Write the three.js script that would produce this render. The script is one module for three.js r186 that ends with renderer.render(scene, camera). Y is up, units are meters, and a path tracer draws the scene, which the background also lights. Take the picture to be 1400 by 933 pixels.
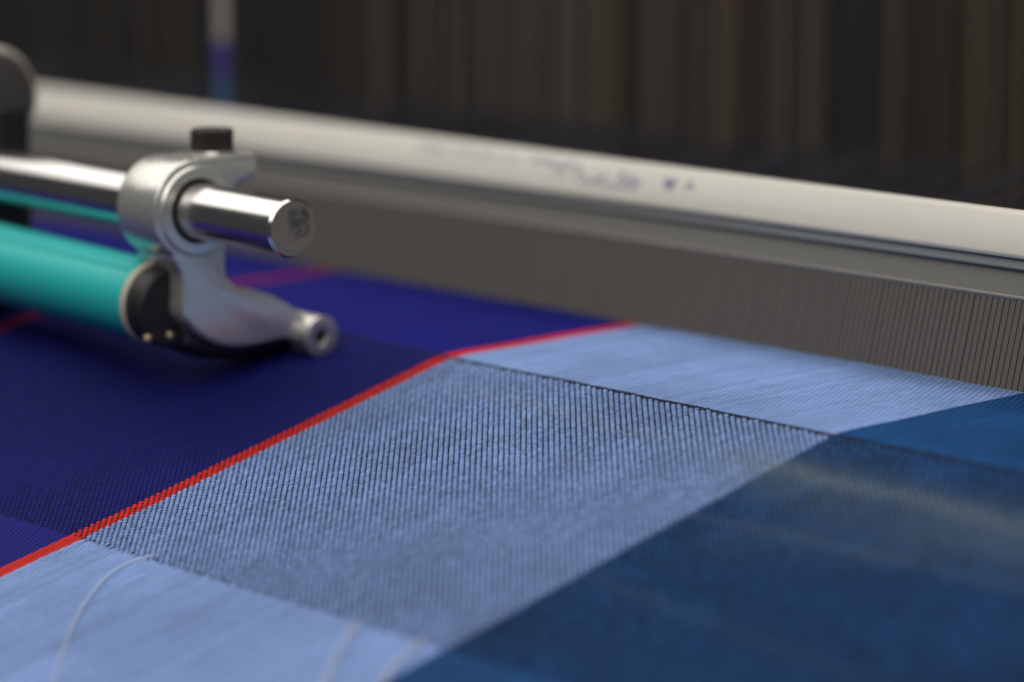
import * as THREE from 'three';
import { mergeGeometries, toCreasedNormals as creased } from 'three/addons/utils/BufferGeometryUtils.js';
import { RoundedBoxGeometry } from 'three/addons/geometries/RoundedBoxGeometry.js';
import { RectAreaLightUniformsLib } from 'three/addons/lights/RectAreaLightUniformsLib.js';

// ---------------------------------------------------------------- camera, light, exposure
// Axes: x runs along the weft (towards the right), y is up, z runs along the warp towards the weaver.
const scene = new THREE.Scene();
const camera = new THREE.PerspectiveCamera(11.36, 1024 / 682, 0.05, 20);
camera.position.set(0.6447, 0.14385, 0.53515);
camera.lookAt(0.6447 - 0.74793, 0.14385 - 0.16472, 0.53515 - 0.64302);
camera.focus = 0.79;
camera.userData.fStop = 5.2;

scene.background = new THREE.Color().setRGB(0.05, 0.05, 0.053);
RectAreaLightUniformsLib.init();
// the wide ceiling luminaire above the loom
const lamp = new THREE.RectAreaLight(new THREE.Color().setRGB(1, 0.965, 0.9), 1.9, 3.2, 1.8);
lamp.position.set(-0.75, 1.2, 0.3);
lamp.lookAt(-0.75, 0, 0.15);
scene.add(lamp);
// added fill light, unseen, brightening the faces turned right and forward
const fillLight = new THREE.RectAreaLight(new THREE.Color().setRGB(1, 0.97, 0.92), 2.3, 1.4, 0.6);
fillLight.position.set(0.95, 0.85, 0.85);
fillLight.lookAt(0, 0, 0.03);
scene.add(fillLight);

const renderer = new THREE.WebGLRenderer({ antialias: true });
renderer.toneMapping = THREE.LinearToneMapping;
renderer.toneMappingExposure = 1;
renderer.shadowMap.enabled = true;

// ---------------------------------------------------------------- helpers
let seed = 20241;
const rnd = () => { seed = (seed * 1664525 + 1013904223) >>> 0; return seed / 4294967296; };
const rr = (a, b) => a + (b - a) * rnd();
const hash = (i, j, k = 0) => { let h = (Math.imul(i | 0, 374761393) + Math.imul(j | 0, 668265263) + Math.imul(k | 0, 974634777)) | 0; h = Math.imul(h ^ (h >>> 13), 1274126177); return ((h ^ (h >>> 16)) >>> 0) / 4294967296; };
const sm = (t) => { t = Math.min(1, Math.max(0, t)); return t * t * (3 - 2 * t); };
function vnoise(x, y, k = 0) {
  const i = Math.floor(x), j = Math.floor(y), u = sm(x - i), v = sm(y - j);
  return (hash(i, j, k) * (1 - u) + hash(i + 1, j, k) * u) * (1 - v) + (hash(i, j + 1, k) * (1 - u) + hash(i + 1, j + 1, k) * u) * v;
}
const fbm = (x, y, k = 0) => 0.5 * vnoise(x, y, k) + 0.3 * vnoise(x * 2.1, y * 2.1, k + 1) + 0.2 * vnoise(x * 4.3, y * 4.3, k + 2);
const used = {};
function numbered(n) { const c = used[n] = (used[n] ?? -1) + 1; return c ? n + '_' + String(c).padStart(3, '0') : n; }
function thing(name, label, category, pos = [0, 0, 0], group) {
  const o = new THREE.Group(); o.name = numbered(name); o.position.set(...pos);
  o.userData = { label, category }; if (group) o.userData.group = group;
  scene.add(o); return o;
}
function part(name, geo, m, parent, label, kind) {
  const o = new THREE.Mesh(Array.isArray(geo) ? mergeGeometries(geo.map((g) => (g.index ? g.toNonIndexed() : g)).map((g) => { for (const k of Object.keys(g.attributes)) if (!['position', 'normal', 'uv'].includes(k)) g.deleteAttribute(k); return g; })) : geo, m);
  o.name = name; o.castShadow = o.receiveShadow = true;
  if (label) o.userData.label = label; if (kind) o.userData.kind = kind;
  parent.add(o); return o;
}
// creases are found on a grid of hundredths of a unit, so small things are enlarged for it
const toCreasedNormals = (g, a) => creased(g.scale(1000, 1000, 1000), a).scale(0.001, 0.001, 0.001);
const at = (g, x, y, z) => g.translate(x, y, z);
const rgb = (r, g, b) => new THREE.Color().setRGB(r, g, b);
const mat = (r, g, b, rough, metal = 0, extra = {}) => new THREE.MeshStandardMaterial({ color: rgb(r, g, b), roughness: rough, metalness: metal, ...extra });
function noiseTex(size, fn, repeat) {
  const d = new Uint8Array(size * size * 4);
  for (let j = 0; j < size; j++) for (let i = 0; i < size; i++) { const v = Math.max(0, Math.min(255, fn(i / size, j / size) * 255)); d.set([v, v, v, 255], (j * size + i) * 4); }
  const t = new THREE.DataTexture(d, size, size); t.wrapS = t.wrapT = THREE.RepeatWrapping; t.magFilter = THREE.LinearFilter; t.minFilter = THREE.LinearMipmapLinearFilter; t.generateMipmaps = true;
  if (repeat) t.repeat.set(...repeat); t.needsUpdate = true; return t;
}
// cylinder lying along x
function cylX(r, x0, x1, y, z, seg = 64, r2 = r) { const g = new THREE.CylinderGeometry(r2, r, x1 - x0, seg); g.rotateZ(-Math.PI / 2); return g.translate((x0 + x1) / 2, y, z); }
// lathe profile [radius, x] turned about the x axis
function latheX(pts, x, y, z, seg = 64) { const g = new THREE.LatheGeometry(pts.map(([r, h]) => new THREE.Vector2(r, h)), seg); g.rotateZ(-Math.PI / 2); const c = toCreasedNormals(g, 0.6); return c.translate(x, y, z); }

// ---------------------------------------------------------------- materials
const speckle = noiseTex(256, (u, v) => 0.55 + 0.45 * (fbm(u * 40, v * 40, 5) - 0.5) + 0.25 * (hash(u * 256, v * 256, 9) - 0.5));
const brushed = noiseTex(256, (u, v) => 0.5 + 0.6 * (fbm(u * 4, v * 120, 8) - 0.5));
const M = {
  chrome: mat(0.64, 0.625, 0.62, 0.24, 1, { roughnessMap: noiseTex(256, (u, v) => 0.75 + 0.5 * (fbm(u * 6, v * 60, 3) - 0.4)) }),
  cast: mat(0.66, 0.66, 0.62, 0.5, 0.7, { roughnessMap: speckle }),
  castFace: mat(0.60, 0.605, 0.57, 0.5, 0.85, { roughnessMap: speckle, bumpMap: brushed, bumpScale: 0.00008 }),
  polished: mat(0.085, 0.082, 0.085, 0.3, 0.9),
  darkSteel: mat(0.1, 0.09, 0.08, 0.35, 0.9),
  bossMetal: mat(0.66, 0.65, 0.62, 0.36, 0.85),
  blackSteel: mat(0.07, 0.058, 0.048, 0.36, 0.6, { bumpMap: speckle, bumpScale: 0.0001 }),
  blackPlastic: mat(0.012, 0.012, 0.013, 0.5),
  socket: mat(0.01, 0.01, 0.01, 0.6),
  brass: mat(0.4, 0.32, 0.24, 0.45, 1),
  cream: mat(0.55, 0.5, 0.4, 0.55),
  teal: mat(0.016, 0.5, 0.48, 0.5, 0, { bumpMap: brushed, bumpScale: 0.00006 }),
  cap: mat(0.58, 0.555, 0.5, 0.5, 0, { roughnessMap: speckle }),
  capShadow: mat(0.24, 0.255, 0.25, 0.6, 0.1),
  dent: mat(0.115, 0.106, 0.098, 0.6, 0.2),
  binding: mat(0.185, 0.18, 0.155, 0.65, 0, { bumpMap: noiseTex(64, (u) => 0.5 + 0.5 * Math.sin(u * Math.PI * 2 * 8), [55 * 0.645, 1]), bumpScale: 0.0002 }),
  wire: mat(0.25, 0.235, 0.225, 0.5, 0.3),
  ink: mat(0.27, 0.27, 0.48, 0.7),
  ground: new THREE.MeshPhysicalMaterial({ color: rgb(0.014, 0.017, 0.03), roughness: 0.9, specularIntensity: 0.15 }),
  yarn: new THREE.MeshPhysicalMaterial({ color: rgb(1, 1, 1), roughness: 0.55, specularIntensity: 0.2 }),
  whiteYarn: mat(0.6, 0.62, 0.7, 0.7),
};

// ---------------------------------------------------------------- the cloth surface
const softplus = (z, k) => (z / k > 30 ? z : k * Math.log(1 + Math.exp(z / k)));
function clothY(x, z) {
  let y = -0.0262 * z - 0.2418 * softplus(z, 0.0016);
  y += 0.0100 * sm((-x - 0.02) / 0.09) * Math.exp(-(((z - 0.047) / 0.036) ** 2));        // lifted into the temple
  y += 0.0006 * (fbm(x * 22, z * 22, 21) - 0.5) + 0.00012 * (fbm(x * 160, z * 160, 22) - 0.5);
  return y;
}
const CX0 = -0.31, CX1 = 0.27, CZ0 = -0.078, CZ1 = 0.185, BAND0 = 0.0004, BAND1 = 0.1108;
function clothFrame(x, z) {
  const e = 0.0004, y = clothY(x, z);
  const tx = new THREE.Vector3(2 * e, clothY(x + e, z) - clothY(x - e, z), 0).normalize();
  const tz = new THREE.Vector3(0, clothY(x, z + e) - clothY(x, z - e), 2 * e).normalize();
  const n = tz.clone().cross(tx).normalize();
  return { y, tx, tz: tx.clone().cross(n).normalize(), n };
}
const cloth = thing('woven_cloth', 'checked blue cloth with red stripes stretched on the loom in front of the reed', 'cloth');
{
  const NX = 240, NZ = 170, pos = [], idx = [], uv = [];
  for (let j = 0; j <= NZ; j++) for (let i = 0; i <= NX; i++) {
    const x = CX0 + (CX1 - CX0) * i / NX, z = CZ0 + (CZ1 - CZ0) * j / NZ;
    pos.push(x, clothY(x, z), z); uv.push(x, z);
    if (i < NX && j < NZ) { const a = j * (NX + 1) + i, b = a + NX + 1; idx.push(a, b, a + 1, b, b + 1, a + 1); }
  }
  const g = new THREE.BufferGeometry(); g.setAttribute('position', new THREE.Float32BufferAttribute(pos, 3)); g.setAttribute('uv', new THREE.Float32BufferAttribute(uv, 2)); g.setIndex(idx); g.computeVertexNormals();
  part('weft_ground', g, M.ground, cloth, 'charcoal weft showing between the ribs');
}
// warp stripes across the cloth: [from x, to x, name, label colour, colour]
const COLS = [
  [CX0, -0.1317, 'navy_stripe', 'navy', [0.008, 0.01, 0.175]],
  [-0.1317, -0.1269, 'red_stripe', 'red', [0.3, 0.014, 0.018]],  // darker red: the shade lying on this stripe is painted into its colour
  [-0.1269, -0.0041, 'navy_stripe', 'navy', [0.008, 0.01, 0.175]],
  [-0.0041, 0.00068, 'red_stripe', 'red', [0.55, 0.022, 0.017]],
  [0.00068, 0.1312, 'light_blue_stripe', 'light blue', [0.215, 0.325, 0.62]],
  [0.1312, CX1, 'dark_blue_stripe', 'dark blue', [0.0095, 0.062, 0.195]],
];
// pale grey-blue streaks along the weft, mixed into the yarn colour: [x, z, slope dz/dx, half width, strength]
function paleStreaks(x, z) {
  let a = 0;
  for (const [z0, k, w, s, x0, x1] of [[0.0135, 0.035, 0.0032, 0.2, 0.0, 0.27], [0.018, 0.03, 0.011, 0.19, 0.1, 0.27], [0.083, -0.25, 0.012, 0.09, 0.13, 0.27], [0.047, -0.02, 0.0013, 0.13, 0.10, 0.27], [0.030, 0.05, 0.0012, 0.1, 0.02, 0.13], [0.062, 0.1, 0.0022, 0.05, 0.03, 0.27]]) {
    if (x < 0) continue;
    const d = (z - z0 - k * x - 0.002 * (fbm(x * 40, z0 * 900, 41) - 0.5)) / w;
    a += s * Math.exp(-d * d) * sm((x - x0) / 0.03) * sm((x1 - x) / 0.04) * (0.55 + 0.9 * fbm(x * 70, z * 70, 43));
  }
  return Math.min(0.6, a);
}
const bump = new THREE.SphereGeometry(1, 10, 6, 0, Math.PI * 2, 0, Math.PI / 2);
function makeInstances(list, name, label) {
  if (!list.length) return;
  const im = new THREE.InstancedMesh(bump, M.yarn, list.length);
  const m = new THREE.Matrix4(), c = new THREE.Color();
  list.forEach((s, k) => {
    const f = clothFrame(s.x, s.z), yaw = s.yaw || 0, ca = Math.cos(yaw), sa = Math.sin(yaw);
    const ax = f.tx.clone().multiplyScalar(ca).addScaledVector(f.tz, -sa), az = f.tz.clone().multiplyScalar(ca).addScaledVector(f.tx, sa);
    m.makeBasis(ax.multiplyScalar(s.w), f.n.clone().multiplyScalar(s.h), az.multiplyScalar(s.l));
    m.setPosition(s.x + f.n.x * s.o, f.y + f.n.y * s.o, s.z + f.n.z * s.o);
    im.setMatrixAt(k, m); im.setColorAt(k, c.setRGB(...s.c));
  });
  im.name = name; im.castShadow = im.receiveShadow = true;
  im.userData = { label, kind: 'stuff' };
  cloth.add(im);
}
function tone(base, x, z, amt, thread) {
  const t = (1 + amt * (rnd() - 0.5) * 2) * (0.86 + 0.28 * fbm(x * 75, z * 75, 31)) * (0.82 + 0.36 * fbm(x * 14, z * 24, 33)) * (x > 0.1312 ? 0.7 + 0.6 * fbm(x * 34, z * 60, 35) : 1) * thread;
  const a = paleStreaks(x, z);
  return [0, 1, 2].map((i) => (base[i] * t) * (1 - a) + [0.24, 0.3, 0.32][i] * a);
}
const PX = 0.0012, RZ = 0.00194 / 1.15;                              // thread pitch, rib pitch along the warp
const colOf = (x) => COLS.findIndex((c) => x >= c[0] && x < c[1]);
const ribbed = COLS.map(() => []), nearSmooth = COLS.map(() => []), farSmooth = COLS.map(() => []);
for (let j = Math.ceil(CX0 / PX); j * PX < CX1; j++) {
  const x0 = j * PX, z0 = (x0 / 1.15) % RZ, th = 0.92 + 0.16 * hash(j, 7, 3);
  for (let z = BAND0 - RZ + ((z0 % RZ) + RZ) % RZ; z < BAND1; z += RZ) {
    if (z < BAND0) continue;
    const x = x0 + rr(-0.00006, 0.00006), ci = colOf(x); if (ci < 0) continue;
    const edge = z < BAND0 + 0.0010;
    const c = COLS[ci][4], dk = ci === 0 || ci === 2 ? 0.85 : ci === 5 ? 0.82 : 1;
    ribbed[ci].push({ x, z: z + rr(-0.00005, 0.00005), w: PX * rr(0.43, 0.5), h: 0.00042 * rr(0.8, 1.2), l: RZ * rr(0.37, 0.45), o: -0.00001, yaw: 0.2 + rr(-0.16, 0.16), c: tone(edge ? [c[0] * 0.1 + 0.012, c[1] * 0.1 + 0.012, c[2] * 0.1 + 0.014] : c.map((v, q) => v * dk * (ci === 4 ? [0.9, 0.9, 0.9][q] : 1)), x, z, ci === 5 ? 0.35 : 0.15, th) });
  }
}
const PS = 0.00062, LS = 0.0031;
for (let j = Math.ceil(CX0 / PS); j * PS < CX1; j++) {
  const x0 = j * PS, bare = (z) => 1 - 0.6 * sm((-z - 0.036) / 0.026), off = ((j * 3) % 8) / 8 * LS, th = 0.87 + 0.2 * hash(j, 11, 4) - (hash(j, 13, 6) > 0.9 ? 0.09 : 0);
  for (const [za, zb, to] of [[CZ0, BAND0 - 0.0003, farSmooth], [BAND1, CZ1, nearSmooth]]) {
    for (let z = za + off; z < zb + LS * 0.4; z += LS) {
      const lo = Math.max(za, z - LS * 0.5), hi = Math.min(zb, z + LS * 0.5); if (hi - lo < 0.0004) continue;
      const zc = (lo + hi) / 2, x = x0 + rr(-0.00004, 0.00004), ci = colOf(x); if (ci < 0) continue;
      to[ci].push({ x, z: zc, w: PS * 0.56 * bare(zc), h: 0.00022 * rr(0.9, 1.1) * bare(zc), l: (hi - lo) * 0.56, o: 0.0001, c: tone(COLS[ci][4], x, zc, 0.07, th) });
    }
  }
}
COLS.forEach((c, i) => {
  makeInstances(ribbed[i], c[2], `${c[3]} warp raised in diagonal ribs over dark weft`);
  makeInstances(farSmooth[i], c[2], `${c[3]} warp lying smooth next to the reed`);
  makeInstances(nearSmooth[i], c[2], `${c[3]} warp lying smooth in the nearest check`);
});

// ---------------------------------------------------------------- the reed with its pale cap
const LEAN = THREE.MathUtils.degToRad(15);
const reed = thing('loom_reed', 'long steel reed with a pale cap rail standing across the cloth', 'reed', [0, 0.0018, -0.064]);
const RX0 = -0.345, RX1 = 0.3, RL = RX1 - RX0, RC = (RX0 + RX1) / 2;
{
  const tilt = (g) => g.rotateX(-LEAN);
  // cap rail: a rounded rail section swept along x
  const prof = [[0.0042, 0.0298], [0.0046, 0.0303], [0.0046, 0.0309], [0.0028, 0.0395], [0.0022, 0.0408], [0.0012, 0.0414], [0.0002, 0.0415], [-0.0015, 0.0415], [-0.0032, 0.0409], [-0.004, 0.0398], [-0.0042, 0.031], [-0.004, 0.0298]];
  const sh = new THREE.Shape(prof.map(([z, y]) => new THREE.Vector2(-z, y)));
  const eg = new THREE.ExtrudeGeometry(sh, { depth: RL, bevelEnabled: false, steps: 1 });
  eg.rotateY(Math.PI / 2); eg.translate(RX0, 0, 0);
  const capMesh = part('cap_rail', tilt(toCreasedNormals(eg, 0.7)), M.cap, reed, 'pale cream cap rail with faded blue handwriting');
  // faded handwriting in blue marker
  const strokes = [];
  const scribble = (x0, y0, n, hgt, step) => {
    let x = x0; const pts = [];
    for (let i = 0; i < n; i++) { pts.push(new THREE.Vector3(x, y0 + (i % 2 ? hgt * rr(0.3, 1) : rr(-0.0004, 0.0004)), 0.00462 - (y0 - 0.0309) * 0.209)); x += step * rr(0.5, 1.2); if (rnd() < 0.22) { if (pts.length > 2) strokes.push(pts.slice()); pts.length = 0; x += step; } }
    if (pts.length > 2) strokes.push(pts);
  };
  scribble(-0.099, 0.0375, 34, 0.0016, 0.0024); scribble(-0.052, 0.0352, 26, 0.003, 0.0022); scribble(-0.03, 0.0335, 12, 0.0022, 0.002); scribble(0.0015, 0.0352, 5, 0.0032, 0.0012);
  for (const p of strokes) { const g = new THREE.TubeGeometry(new THREE.CatmullRomCurve3(p), p.length * 6, 0.0002, 5); part('pen_stroke', tilt(g), M.ink, capMesh); }
  part('cap_shadow_lip', tilt(new RoundedBoxGeometry(RL, 0.0028, 0.006, 2, 0.0006).translate(RC, 0.0286, 0.0002)), M.capShadow, reed);  // grey-blue shadow under the cap, built as a coloured strip
  part('binding_strip', tilt(new RoundedBoxGeometry(RL, 0.0072, 0.0022, 2, 0.0005).translate(RC, 0.0247, 0.0008)), M.binding, reed);
  part('binding_wire', tilt(cylX(0.0008, RX0, RX1, 0.0209, 0.0012, 16)), M.wire, reed);
  const ds = [], P = 0.00182;
  const proto = new THREE.BoxGeometry(0.00146, 0.062, 0.0034);
  for (let x = RX0 + P; x < RX1; x += P) ds.push(proto.clone().translate(x + rr(-0.00003, 0.00003), -0.0026, rr(-0.00006, 0.00006)));
  part('reed_wires', tilt(mergeGeometries(ds)), M.dent, reed, 'close row of flat steel reed wires', 'stuff');
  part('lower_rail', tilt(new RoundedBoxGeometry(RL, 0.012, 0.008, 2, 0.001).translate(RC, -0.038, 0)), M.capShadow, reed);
}

// ---------------------------------------------------------------- the temple: round bar, clamp, roller
const RY = 0.0367, RZ0 = 0.0488, FX = -0.04;                         // bar axis, front face of the clamp
const bar = thing('round_bar', 'polished round steel bar running through the clamp above the teal roller', 'bar', [0, 0, 0]);
{
  const tilt = (g) => g.translate(0.04, -RY, -RZ0).rotateZ(-0.012).translate(-0.04, RY, RZ0);
  part('shaft', tilt(latheX([[0, -0.24], [0.0071, -0.24], [0.0071, -0.0006], [0.0065, 0.0002]], -0.0008, RY, RZ0, 96)), M.chrome, bar);
  const cv = document.createElement('canvas'); cv.width = cv.height = 256; const c2 = cv.getContext('2d');
  c2.fillStyle = 'rgb(168,156,136)'; c2.fillRect(0, 0, 256, 256);
  for (let i = 0; i < 700; i++) { const v = rr(80, 215); c2.strokeStyle = `rgba(${v},${v * 0.95},${v * 0.85},0.22)`; c2.lineWidth = rr(0.6, 2); c2.beginPath(); const a = rr(0, 6.28), r = rr(4, 126); c2.arc(128, 128, r, a, a + rr(0.2, 1.2)); c2.stroke(); }
  for (let i = 0; i < 90; i++) { const x = rr(110, 215), y = rr(40, 165); c2.fillStyle = `rgba(70,66,62,${rr(0.03, 0.12)})`; c2.beginPath(); c2.ellipse(x, y, rr(8, 30), rr(6, 22), rr(0, 3), 0, 6.3); c2.fill(); }
  c2.strokeStyle = 'rgba(60,55,50,0.3)'; c2.lineWidth = 5; c2.beginPath(); c2.moveTo(88, 60); c2.quadraticCurveTo(120, 120, 150, 190); c2.stroke();
  const tex = new THREE.CanvasTexture(cv); tex.colorSpace = THREE.SRGBColorSpace; tex.magFilter = THREE.LinearFilter;
  const disc = new THREE.CircleGeometry(0.0066, 48); disc.rotateY(Math.PI / 2);
  part('end_face', tilt(disc.translate(-0.0005, RY, RZ0)), new THREE.MeshStandardMaterial({ map: tex, roughness: 0.48, metalness: 0.7 }), bar, 'worn sawn end of the bar with a dark stain');
}

const clampT = thing('clamp_bracket', 'cast aluminium clamp gripping the round bar, its curved foot reaching over the cloth', 'clamp');
{
  // outline in (u, v): u = away from the weaver, v = up, about the bar axis, millimetres
  const s = new THREE.Shape(); let mm = 1;
  const R = 11.6, pt = (a) => [R * Math.cos(a), R * Math.sin(a)];
  s.moveTo(1.5 * mm, 11.6 * mm); s.lineTo(17.2 * mm, 11.8 * mm); s.lineTo(17.9 * mm, 11.1 * mm); s.lineTo(17.9 * mm, 8.6 * mm);
  s.lineTo(17.3 * mm, 7.9 * mm); s.lineTo(12.4 * mm, 6.9 * mm);
  { const a0 = 0.4, a1 = -0.8; for (let i = 0; i <= 14; i++) { const [x, y] = pt(a0 + (a1 - a0) * i / 14); s.lineTo(x * mm, y * mm); } }
  s.splineThru([[7.9, -12.1], [8.0, -16.6], [9.7, -19.6], [13.4, -21.7], [18.4, -23], [23.4, -24.9], [27.6, -27.2], [32, -30.3], [35.4, -32.2]].map(([x, y]) => new THREE.Vector2(x * mm, y * mm)));
  s.lineTo(37.2 * mm, -34.4 * mm); s.lineTo(36.2 * mm, -36.4 * mm);
  s.splineThru([[32.6, -35.6], [27, -33.9], [20, -34.3], [13.2, -34.4], [6.9, -33.2], [1.6, -30.4], [-2.2, -26.8], [-3.2, -24.6], [-3.0, -20], [-3.4, -15.5], [-5.8, -11.2]].map(([x, y]) => new THREE.Vector2(x * mm, y * mm)));
  { const a0 = -2.12, a1 = -4.58; for (let i = 0; i <= 36; i++) { const [x, y] = pt(a0 + (a1 - a0) * i / 36); s.lineTo(x * mm, y * mm); } }
  const T = 0.0165, bev = 1.1;
  const g = new THREE.ExtrudeGeometry(s, { depth: T * 1000 - 2 * bev, bevelEnabled: true, bevelThickness: bev, bevelSize: bev, bevelSegments: 4, curveSegments: 6 });
  { const u = g.attributes.uv; for (let i = 0; i < u.count; i++) u.setXY(i, u.getX(i) / 30, u.getY(i) / 30); }
  // local (u, v, w) -> world: u to -z, v to y, w to x
  const toWorld = (q) => q.applyMatrix4(new THREE.Matrix4().makeBasis(new THREE.Vector3(0, 0, -1), new THREE.Vector3(0, 1, 0), new THREE.Vector3(1, 0, 0)));
  g.scale(0.001, 0.001, 0.001); mm = 0.001;
  toWorld(g); g.translate(FX - T + 0.0011, RY, RZ0);
  part('body', toCreasedNormals(g, 0.55), M.cast, clampT);
  // raised machined collar round the bore
  part('collar', latheX([[7.85, -0.002], [7.85, 0.0006], [8.2, 0.0012], [10.6, 0.0010], [11.1, 0.0004], [11.1, -0.002]].map(([r, h]) => [r * mm, h]), FX, RY, RZ0, 72), M.cast, clampT);
  part('bushing', latheX([[7.0, 0.0001], [7.2, 0.0006], [7.9, 0.0003], [7.9, -0.001]].map(([r, h]) => [r * mm, h]), FX, RY, RZ0, 64), M.blackSteel, clampT);
  // polished skirt under the foot
  const k = new THREE.Shape();
  k.moveTo(-1 * mm, -27 * mm);
  k.splineThru([[-1.5, -31.5], [-0.5, -35.2], [4, -37.8], [12, -39.4], [22, -39.6], [31, -39], [37.5, -38.6]].map(([x, y]) => new THREE.Vector2(x * mm, y * mm)));
  k.lineTo(38 * mm, -34 * mm); k.lineTo(24 * mm, -28 * mm); k.lineTo(8 * mm, -24 * mm); k.closePath();
  const kg = new THREE.ExtrudeGeometry(k, { depth: 0.006, bevelEnabled: true, bevelThickness: 0.0024, bevelSize: 0.0024, bevelOffset: -0.0024, bevelSegments: 6, curveSegments: 24 });
  toWorld(kg); kg.translate(FX - 0.0128, RY, RZ0);
  part('skirt', toCreasedNormals(kg, 0.7), M.polished, clampT, 'dark polished skirt under the foot');
  // foot boss with hexagon socket
  const bc = [RY - 0.035, RZ0 - 0.0361];
  const ring = new THREE.Shape(); ring.absarc(0, 0, 0.0048, 0, Math.PI * 2);
  const hex = new THREE.Path(); for (let i = 0; i < 6; i++) { const a = i * Math.PI / 3 + 0.3; (i ? hex.lineTo : hex.moveTo).call(hex, 0.0026 * Math.cos(a), 0.0026 * Math.sin(a)); } hex.closePath(); ring.holes.push(hex);
  const rg = new THREE.ExtrudeGeometry(ring, { depth: 0.0135, bevelEnabled: true, bevelThickness: 0.0008, bevelSize: 0.0006, bevelSegments: 4, curveSegments: 40 });
  toWorld(rg); rg.translate(FX - 0.011, bc[0], bc[1]);
  const boss = part('boss', toCreasedNormals(rg, 0.5), M.bossMetal, clampT, 'bright round boss with a hexagon socket at the tip of the foot');
  part('set_screw', [cylX(0.0028, FX - 0.004, FX + 0.0016, bc[0], bc[1], 24)], M.socket, boss);  // black plug near the face: the dark of the hole is put into its colour
  part('socket_glint', [new THREE.SphereGeometry(0.0007, 16, 12).translate(FX + 0.0027, bc[0] - 0.0012, bc[1] - 0.0014)], M.chrome, boss);  // small chrome ball added as the glint inside the socket
  // clamp screw on the lug
  const bx = FX - 0.008, by = RY + 0.0129, bz = RZ0 - 0.0108;
  const head = []; const N = 44;
  const knurl = new THREE.Shape(); for (let i = 0; i < N * 2; i++) { const a = i * Math.PI / N, r = i % 2 ? 0.0051 : 0.00535; (i ? knurl.lineTo : knurl.moveTo).call(knurl, r * Math.cos(a), r * Math.sin(a)); } knurl.closePath();
  const hx = new THREE.Path(); for (let i = 0; i < 6; i++) { const a = i * Math.PI / 3; (i ? hx.lineTo : hx.moveTo).call(hx, 0.0027 * Math.cos(a), 0.0027 * Math.sin(a)); } hx.closePath(); knurl.holes.push(hx);
  const kh = new THREE.ExtrudeGeometry(knurl, { depth: 0.0046, bevelEnabled: true, bevelThickness: 0.0005, bevelSize: 0.0005, bevelOffset: -0.0005, bevelSegments: 3 });
  kh.rotateX(-Math.PI / 2); kh.translate(bx, by + 0.0009, bz);
  const scr = part('clamp_screw', kh, M.blackSteel, clampT, 'black knurled socket screw on top of the clamp');
  part('screw_socket', at(new THREE.CylinderGeometry(0.0026, 0.0026, 0.001, 24), bx, by + 0.003, bz), M.socket, scr);
  part('washer', at(new THREE.CylinderGeometry(0.0056, 0.0058, 0.0006, 40), bx, by + 0.0003, bz), M.cast, clampT);
  // side screw in the shade behind the arm
  part('side_screw', [latheX([[0, 0.004], [2.4, 0.004], [4.2, 0.0036], [4.9, 0.0028], [5.1, 0.0008], [5.1, -0.002]].map(([r, h]) => [r * mm, h]), FX - 0.0135, 0.0168, 0.0545, 40)], M.darkSteel, clampT);
}

const roller = thing('temple_roller', 'teal rubber roller with a cream washer lying across the navy cloth', 'roller');
{
  const tilt = (g) => g.translate(0.06, -0.0130, -0.052).rotateZ(-0.027).translate(-0.06, 0.0130, 0.052);
  part('sleeve', tilt(latheX([[0, -0.16], [0.0102, -0.16], [0.0102, -0.0008], [0.0095, 0], [0, 0]], -0.0545, 0.013, 0.052, 96)), M.teal, roller);
  // raised seam along the sleeve
  const seam = new RoundedBoxGeometry(0.158, 0.0024, 0.0062, 4, 0.0012); seam.rotateX(0.5);
  part('seam', tilt(seam.translate(-0.0545 - 0.08, 0.013 + 0.0088, 0.052 + 0.0036)), M.teal, roller);
  part('washer', tilt(latheX([[0, -0.0016], [0.0101, -0.0016], [0.0106, -0.0011], [0.0106, 0.0002], [0.0101, 0.0007], [0, 0.0007]], -0.0528, 0.0128, 0.052, 72)), M.cream, roller, 'cream washer at the end of the roller');
  const cap = part('end_cap', tilt(latheX([[0, -0.004], [0.0098, -0.004], [0.0102, -0.0034], [0.0102, 0.0032], [0.0094, 0.004], [0, 0.004]], -0.0498, 0.0126, 0.052, 72)), M.blackPlastic, roller, 'black end cap with two small brass pins');
  for (const [y, z] of [[0.0052, 0.0532], [0.0051, 0.0598]]) part('pin', new THREE.SphereGeometry(0.0014, 16, 12).scale(0.8, 1, 1).translate(-0.0457, y, z), M.brass, cap);
}

const holder = thing('bar_holder', 'black machine block with a round knob, carrying the round bar at the left edge', 'holder');
{
  part('block', new RoundedBoxGeometry(0.09, 0.05, 0.012, 3, 0.002).translate(-0.181, 0.03, 0.04), M.blackPlastic, holder);
  part('jaw', new RoundedBoxGeometry(0.07, 0.008, 0.03, 3, 0.002).rotateY(-0.25).translate(-0.181, 0.0275, 0.046), M.blackPlastic, holder);
  const knob = part('knob', latheX([[0, -0.05], [0.0125, -0.05], [0.0132, -0.048], [0.0132, -0.002], [0.012, 0.0012], [0.0095, 0.002], [0, 0.002]], -0.1405, 0.057, 0.043, 64), mat(0.07, 0.065, 0.062, 0.45), holder);
  part('rim', latheX([[0.0128, -0.006], [0.0137, -0.005], [0.0139, -0.001], [0.0128, 0.0012], [0.0118, 0.0014]], -0.1405, 0.057, 0.043, 64), mat(0.55, 0.52, 0.46, 0.45, 0.4), knob);
}

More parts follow.
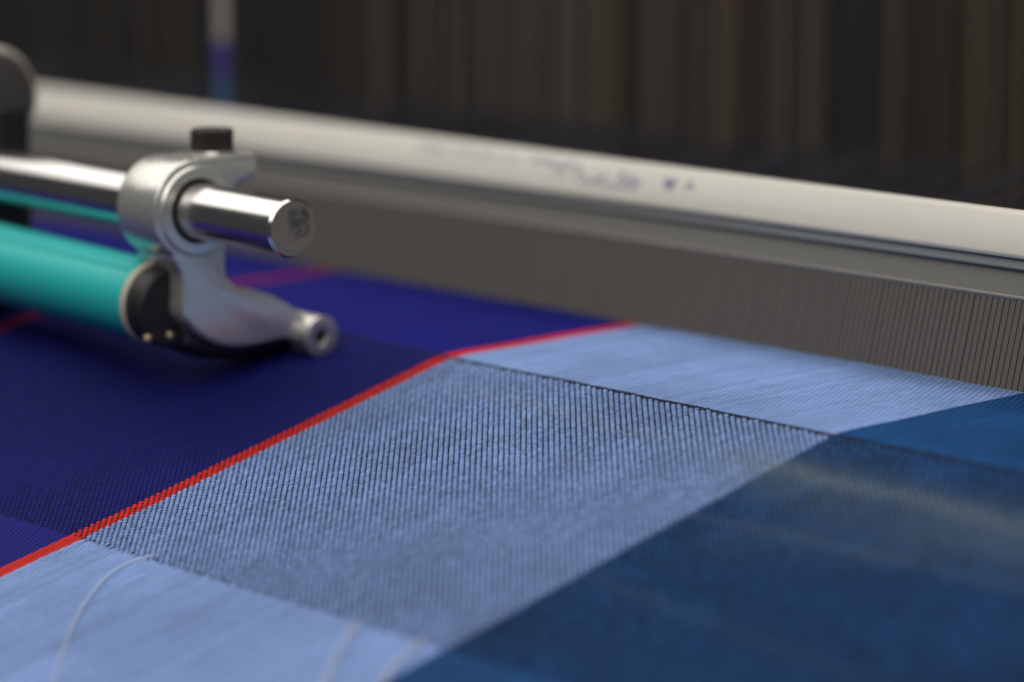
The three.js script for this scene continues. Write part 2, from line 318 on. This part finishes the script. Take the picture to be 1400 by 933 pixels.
// ---------------------------------------------------------------- loose threads on the cloth
function thread(name, label, pts, r, m = M.whiteYarn, category = 'thread', group) {
  const c = new THREE.CatmullRomCurve3(pts.map(([x, z, h]) => new THREE.Vector3(x, clothY(x, z) + h, z)));
  const o = new THREE.Mesh(new THREE.TubeGeometry(c, 60, r, 7), m); o.name = numbered(name); o.castShadow = o.receiveShadow = true;
  o.userData = { label, category }; if (group) o.userData.group = group; scene.add(o); return o;
}

thread('loose_thread', 'thin white loose thread curving over the nearest light blue check', [[0.0646, 0.1613, 0.0006], [0.0501, 0.1485, 0.0009], [0.0397, 0.1384, 0.0012], [0.0317, 0.1287, 0.0013], [0.0264, 0.1195, 0.001], [0.0261, 0.1127, 0.0006], [0.0275, 0.1095, 0.0004]], 0.00016);
// two pale streaks on the cloth, each built as a bundle of fine hairs
for (const [label, pts, wd] of [
  ['pale strand lying on the light blue check, left of its twin', [[0.1035, 0.1112, 0.0004], [0.1097, 0.1198, 0.0016], [0.116, 0.1273, 0.002], [0.1222, 0.1346, 0.0016], [0.128, 0.142, 0.001]], 0.0016],
  ['pale strand lying on the light blue check close to the dark blue stripe', [[0.1244, 0.1107, 0.0004], [0.1279, 0.1185, 0.0016], [0.1314, 0.1253, 0.002], [0.1345, 0.1305, 0.0016], [0.138, 0.138, 0.001]], 0.0014]]) {
  const gs = [];
  for (let i = 0; i < 9; i++) {
    const d = (i / 8 - 0.5) * 2 * wd, c = new THREE.CatmullRomCurve3(pts.map(([x, z, h]) => { const X = x + d + rr(-0.0003, 0.0003), Z = z + d * 0.25 + rr(-0.0003, 0.0003); return new THREE.Vector3(X, clothY(X, Z) + h + rr(0, 0.0005), Z); }));
    gs.push(new THREE.TubeGeometry(c, 30, rr(0.00003, 0.00006), 5));
  }
  const o = thing('pale_streak', label, 'streak'); part('fibres', gs, M.whiteYarn, o, undefined, 'stuff');
}

// ---------------------------------------------------------------- behind the reed
const warp = thing('warp_threads', 'dark warp threads rising from the reed towards the heddles', 'warp threads');
{
  const gs = [];
  for (let x = -0.56; x < 0.16; x += 0.0021) {
    const a = new THREE.Vector3(x, 0.003, -0.07), b = new THREE.Vector3(x, rr(0.026, 0.034), -0.2), d = b.clone().sub(a);
    const g = new THREE.CylinderGeometry(0.0005, 0.0005, d.length(), 5, 1, true); g.rotateX(Math.PI / 2); g.lookAt(d); gs.push(g.translate(...a.clone().add(b).multiplyScalar(0.5)));
  }
  part('thread_sheet', gs, mat(0.012, 0.012, 0.022, 0.8), warp, undefined, 'stuff');
}
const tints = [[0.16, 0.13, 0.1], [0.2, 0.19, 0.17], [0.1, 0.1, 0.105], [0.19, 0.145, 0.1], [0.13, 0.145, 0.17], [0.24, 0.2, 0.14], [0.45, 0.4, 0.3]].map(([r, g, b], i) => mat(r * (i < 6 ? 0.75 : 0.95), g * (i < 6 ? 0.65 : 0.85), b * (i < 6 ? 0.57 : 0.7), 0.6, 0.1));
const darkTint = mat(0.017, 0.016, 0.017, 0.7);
const strip = new THREE.BoxGeometry(0.0014, 0.34, 0.0005);
[['nearest row of heddles, showing just above the reed cap at the right', -0.205, -0.47, 0.08, 120], ['middle row of heddles in the dark behind the reed', -0.27, -0.6, 0.02, 140], ['farthest row of heddles in the dark behind the reed', -0.36, -0.82, -0.05, 150]].forEach(([label, z, x0, x1, n], k) => {
  const h = thing('heddle_frame', label, 'heddle frame', [0, 0, z], 'heddle frames behind the reed');
  const y0 = 0.11;
  part('rail', new RoundedBoxGeometry(x1 - x0 + 0.04, 0.018, 0.008, 2, 0.002).translate((x0 + x1) / 2, y0 + 0.178, 0), M.blackSteel, h);
  part('rail', new RoundedBoxGeometry(x1 - x0 + 0.04, 0.018, 0.008, 2, 0.002).translate((x0 + x1) / 2, y0 - 0.178, 0), M.blackSteel, h);
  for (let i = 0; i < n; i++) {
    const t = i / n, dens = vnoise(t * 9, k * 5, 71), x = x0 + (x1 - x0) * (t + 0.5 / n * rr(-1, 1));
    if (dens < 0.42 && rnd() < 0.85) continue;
    let m = tints[Math.floor(rnd() * 6)]; if (k === 0 && x > -0.03 && rnd() < 0.14) m = tints[6]; if (rnd() < (x < -0.3 - k * 0.1 ? 0.92 : 0.3)) m = darkTint;  // bright tan heddles at the right are glints put into the colour
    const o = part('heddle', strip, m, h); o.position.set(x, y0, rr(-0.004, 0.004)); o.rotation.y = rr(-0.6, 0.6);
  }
});
{
  const s = thing('hanging_tape', 'narrow upright tape, pale above and blue below, behind the reed at the left', 'tape', [-0.248, 0, -0.11]);
  const piece = (name, y0, y1, m) => part(name, new RoundedBoxGeometry(0.0056, y1 - y0, 0.0012, 2, 0.0004).translate(0, (y0 + y1) / 2, 0), m, s);
  piece('pale_part', 0.0575, 0.16, mat(0.35, 0.32, 0.31, 0.7)); piece('violet_part', 0.0465, 0.0575, mat(0.07, 0.05, 0.3, 0.7)); piece('blue_part', -0.01, 0.0465, mat(0.05, 0.12, 0.27, 0.7));
}
{
  const g = new THREE.BoxGeometry(3.2, 1.6, 0.02); const o = new THREE.Mesh(g, mat(0.012, 0.011, 0.011, 0.9)); o.name = 'background_wall'; o.position.set(-0.6, 0, -0.9); o.userData = { kind: 'structure', label: 'dark back of the weaving machine out of focus' }; o.receiveShadow = true; scene.add(o);
}

renderer.render(scene, camera);
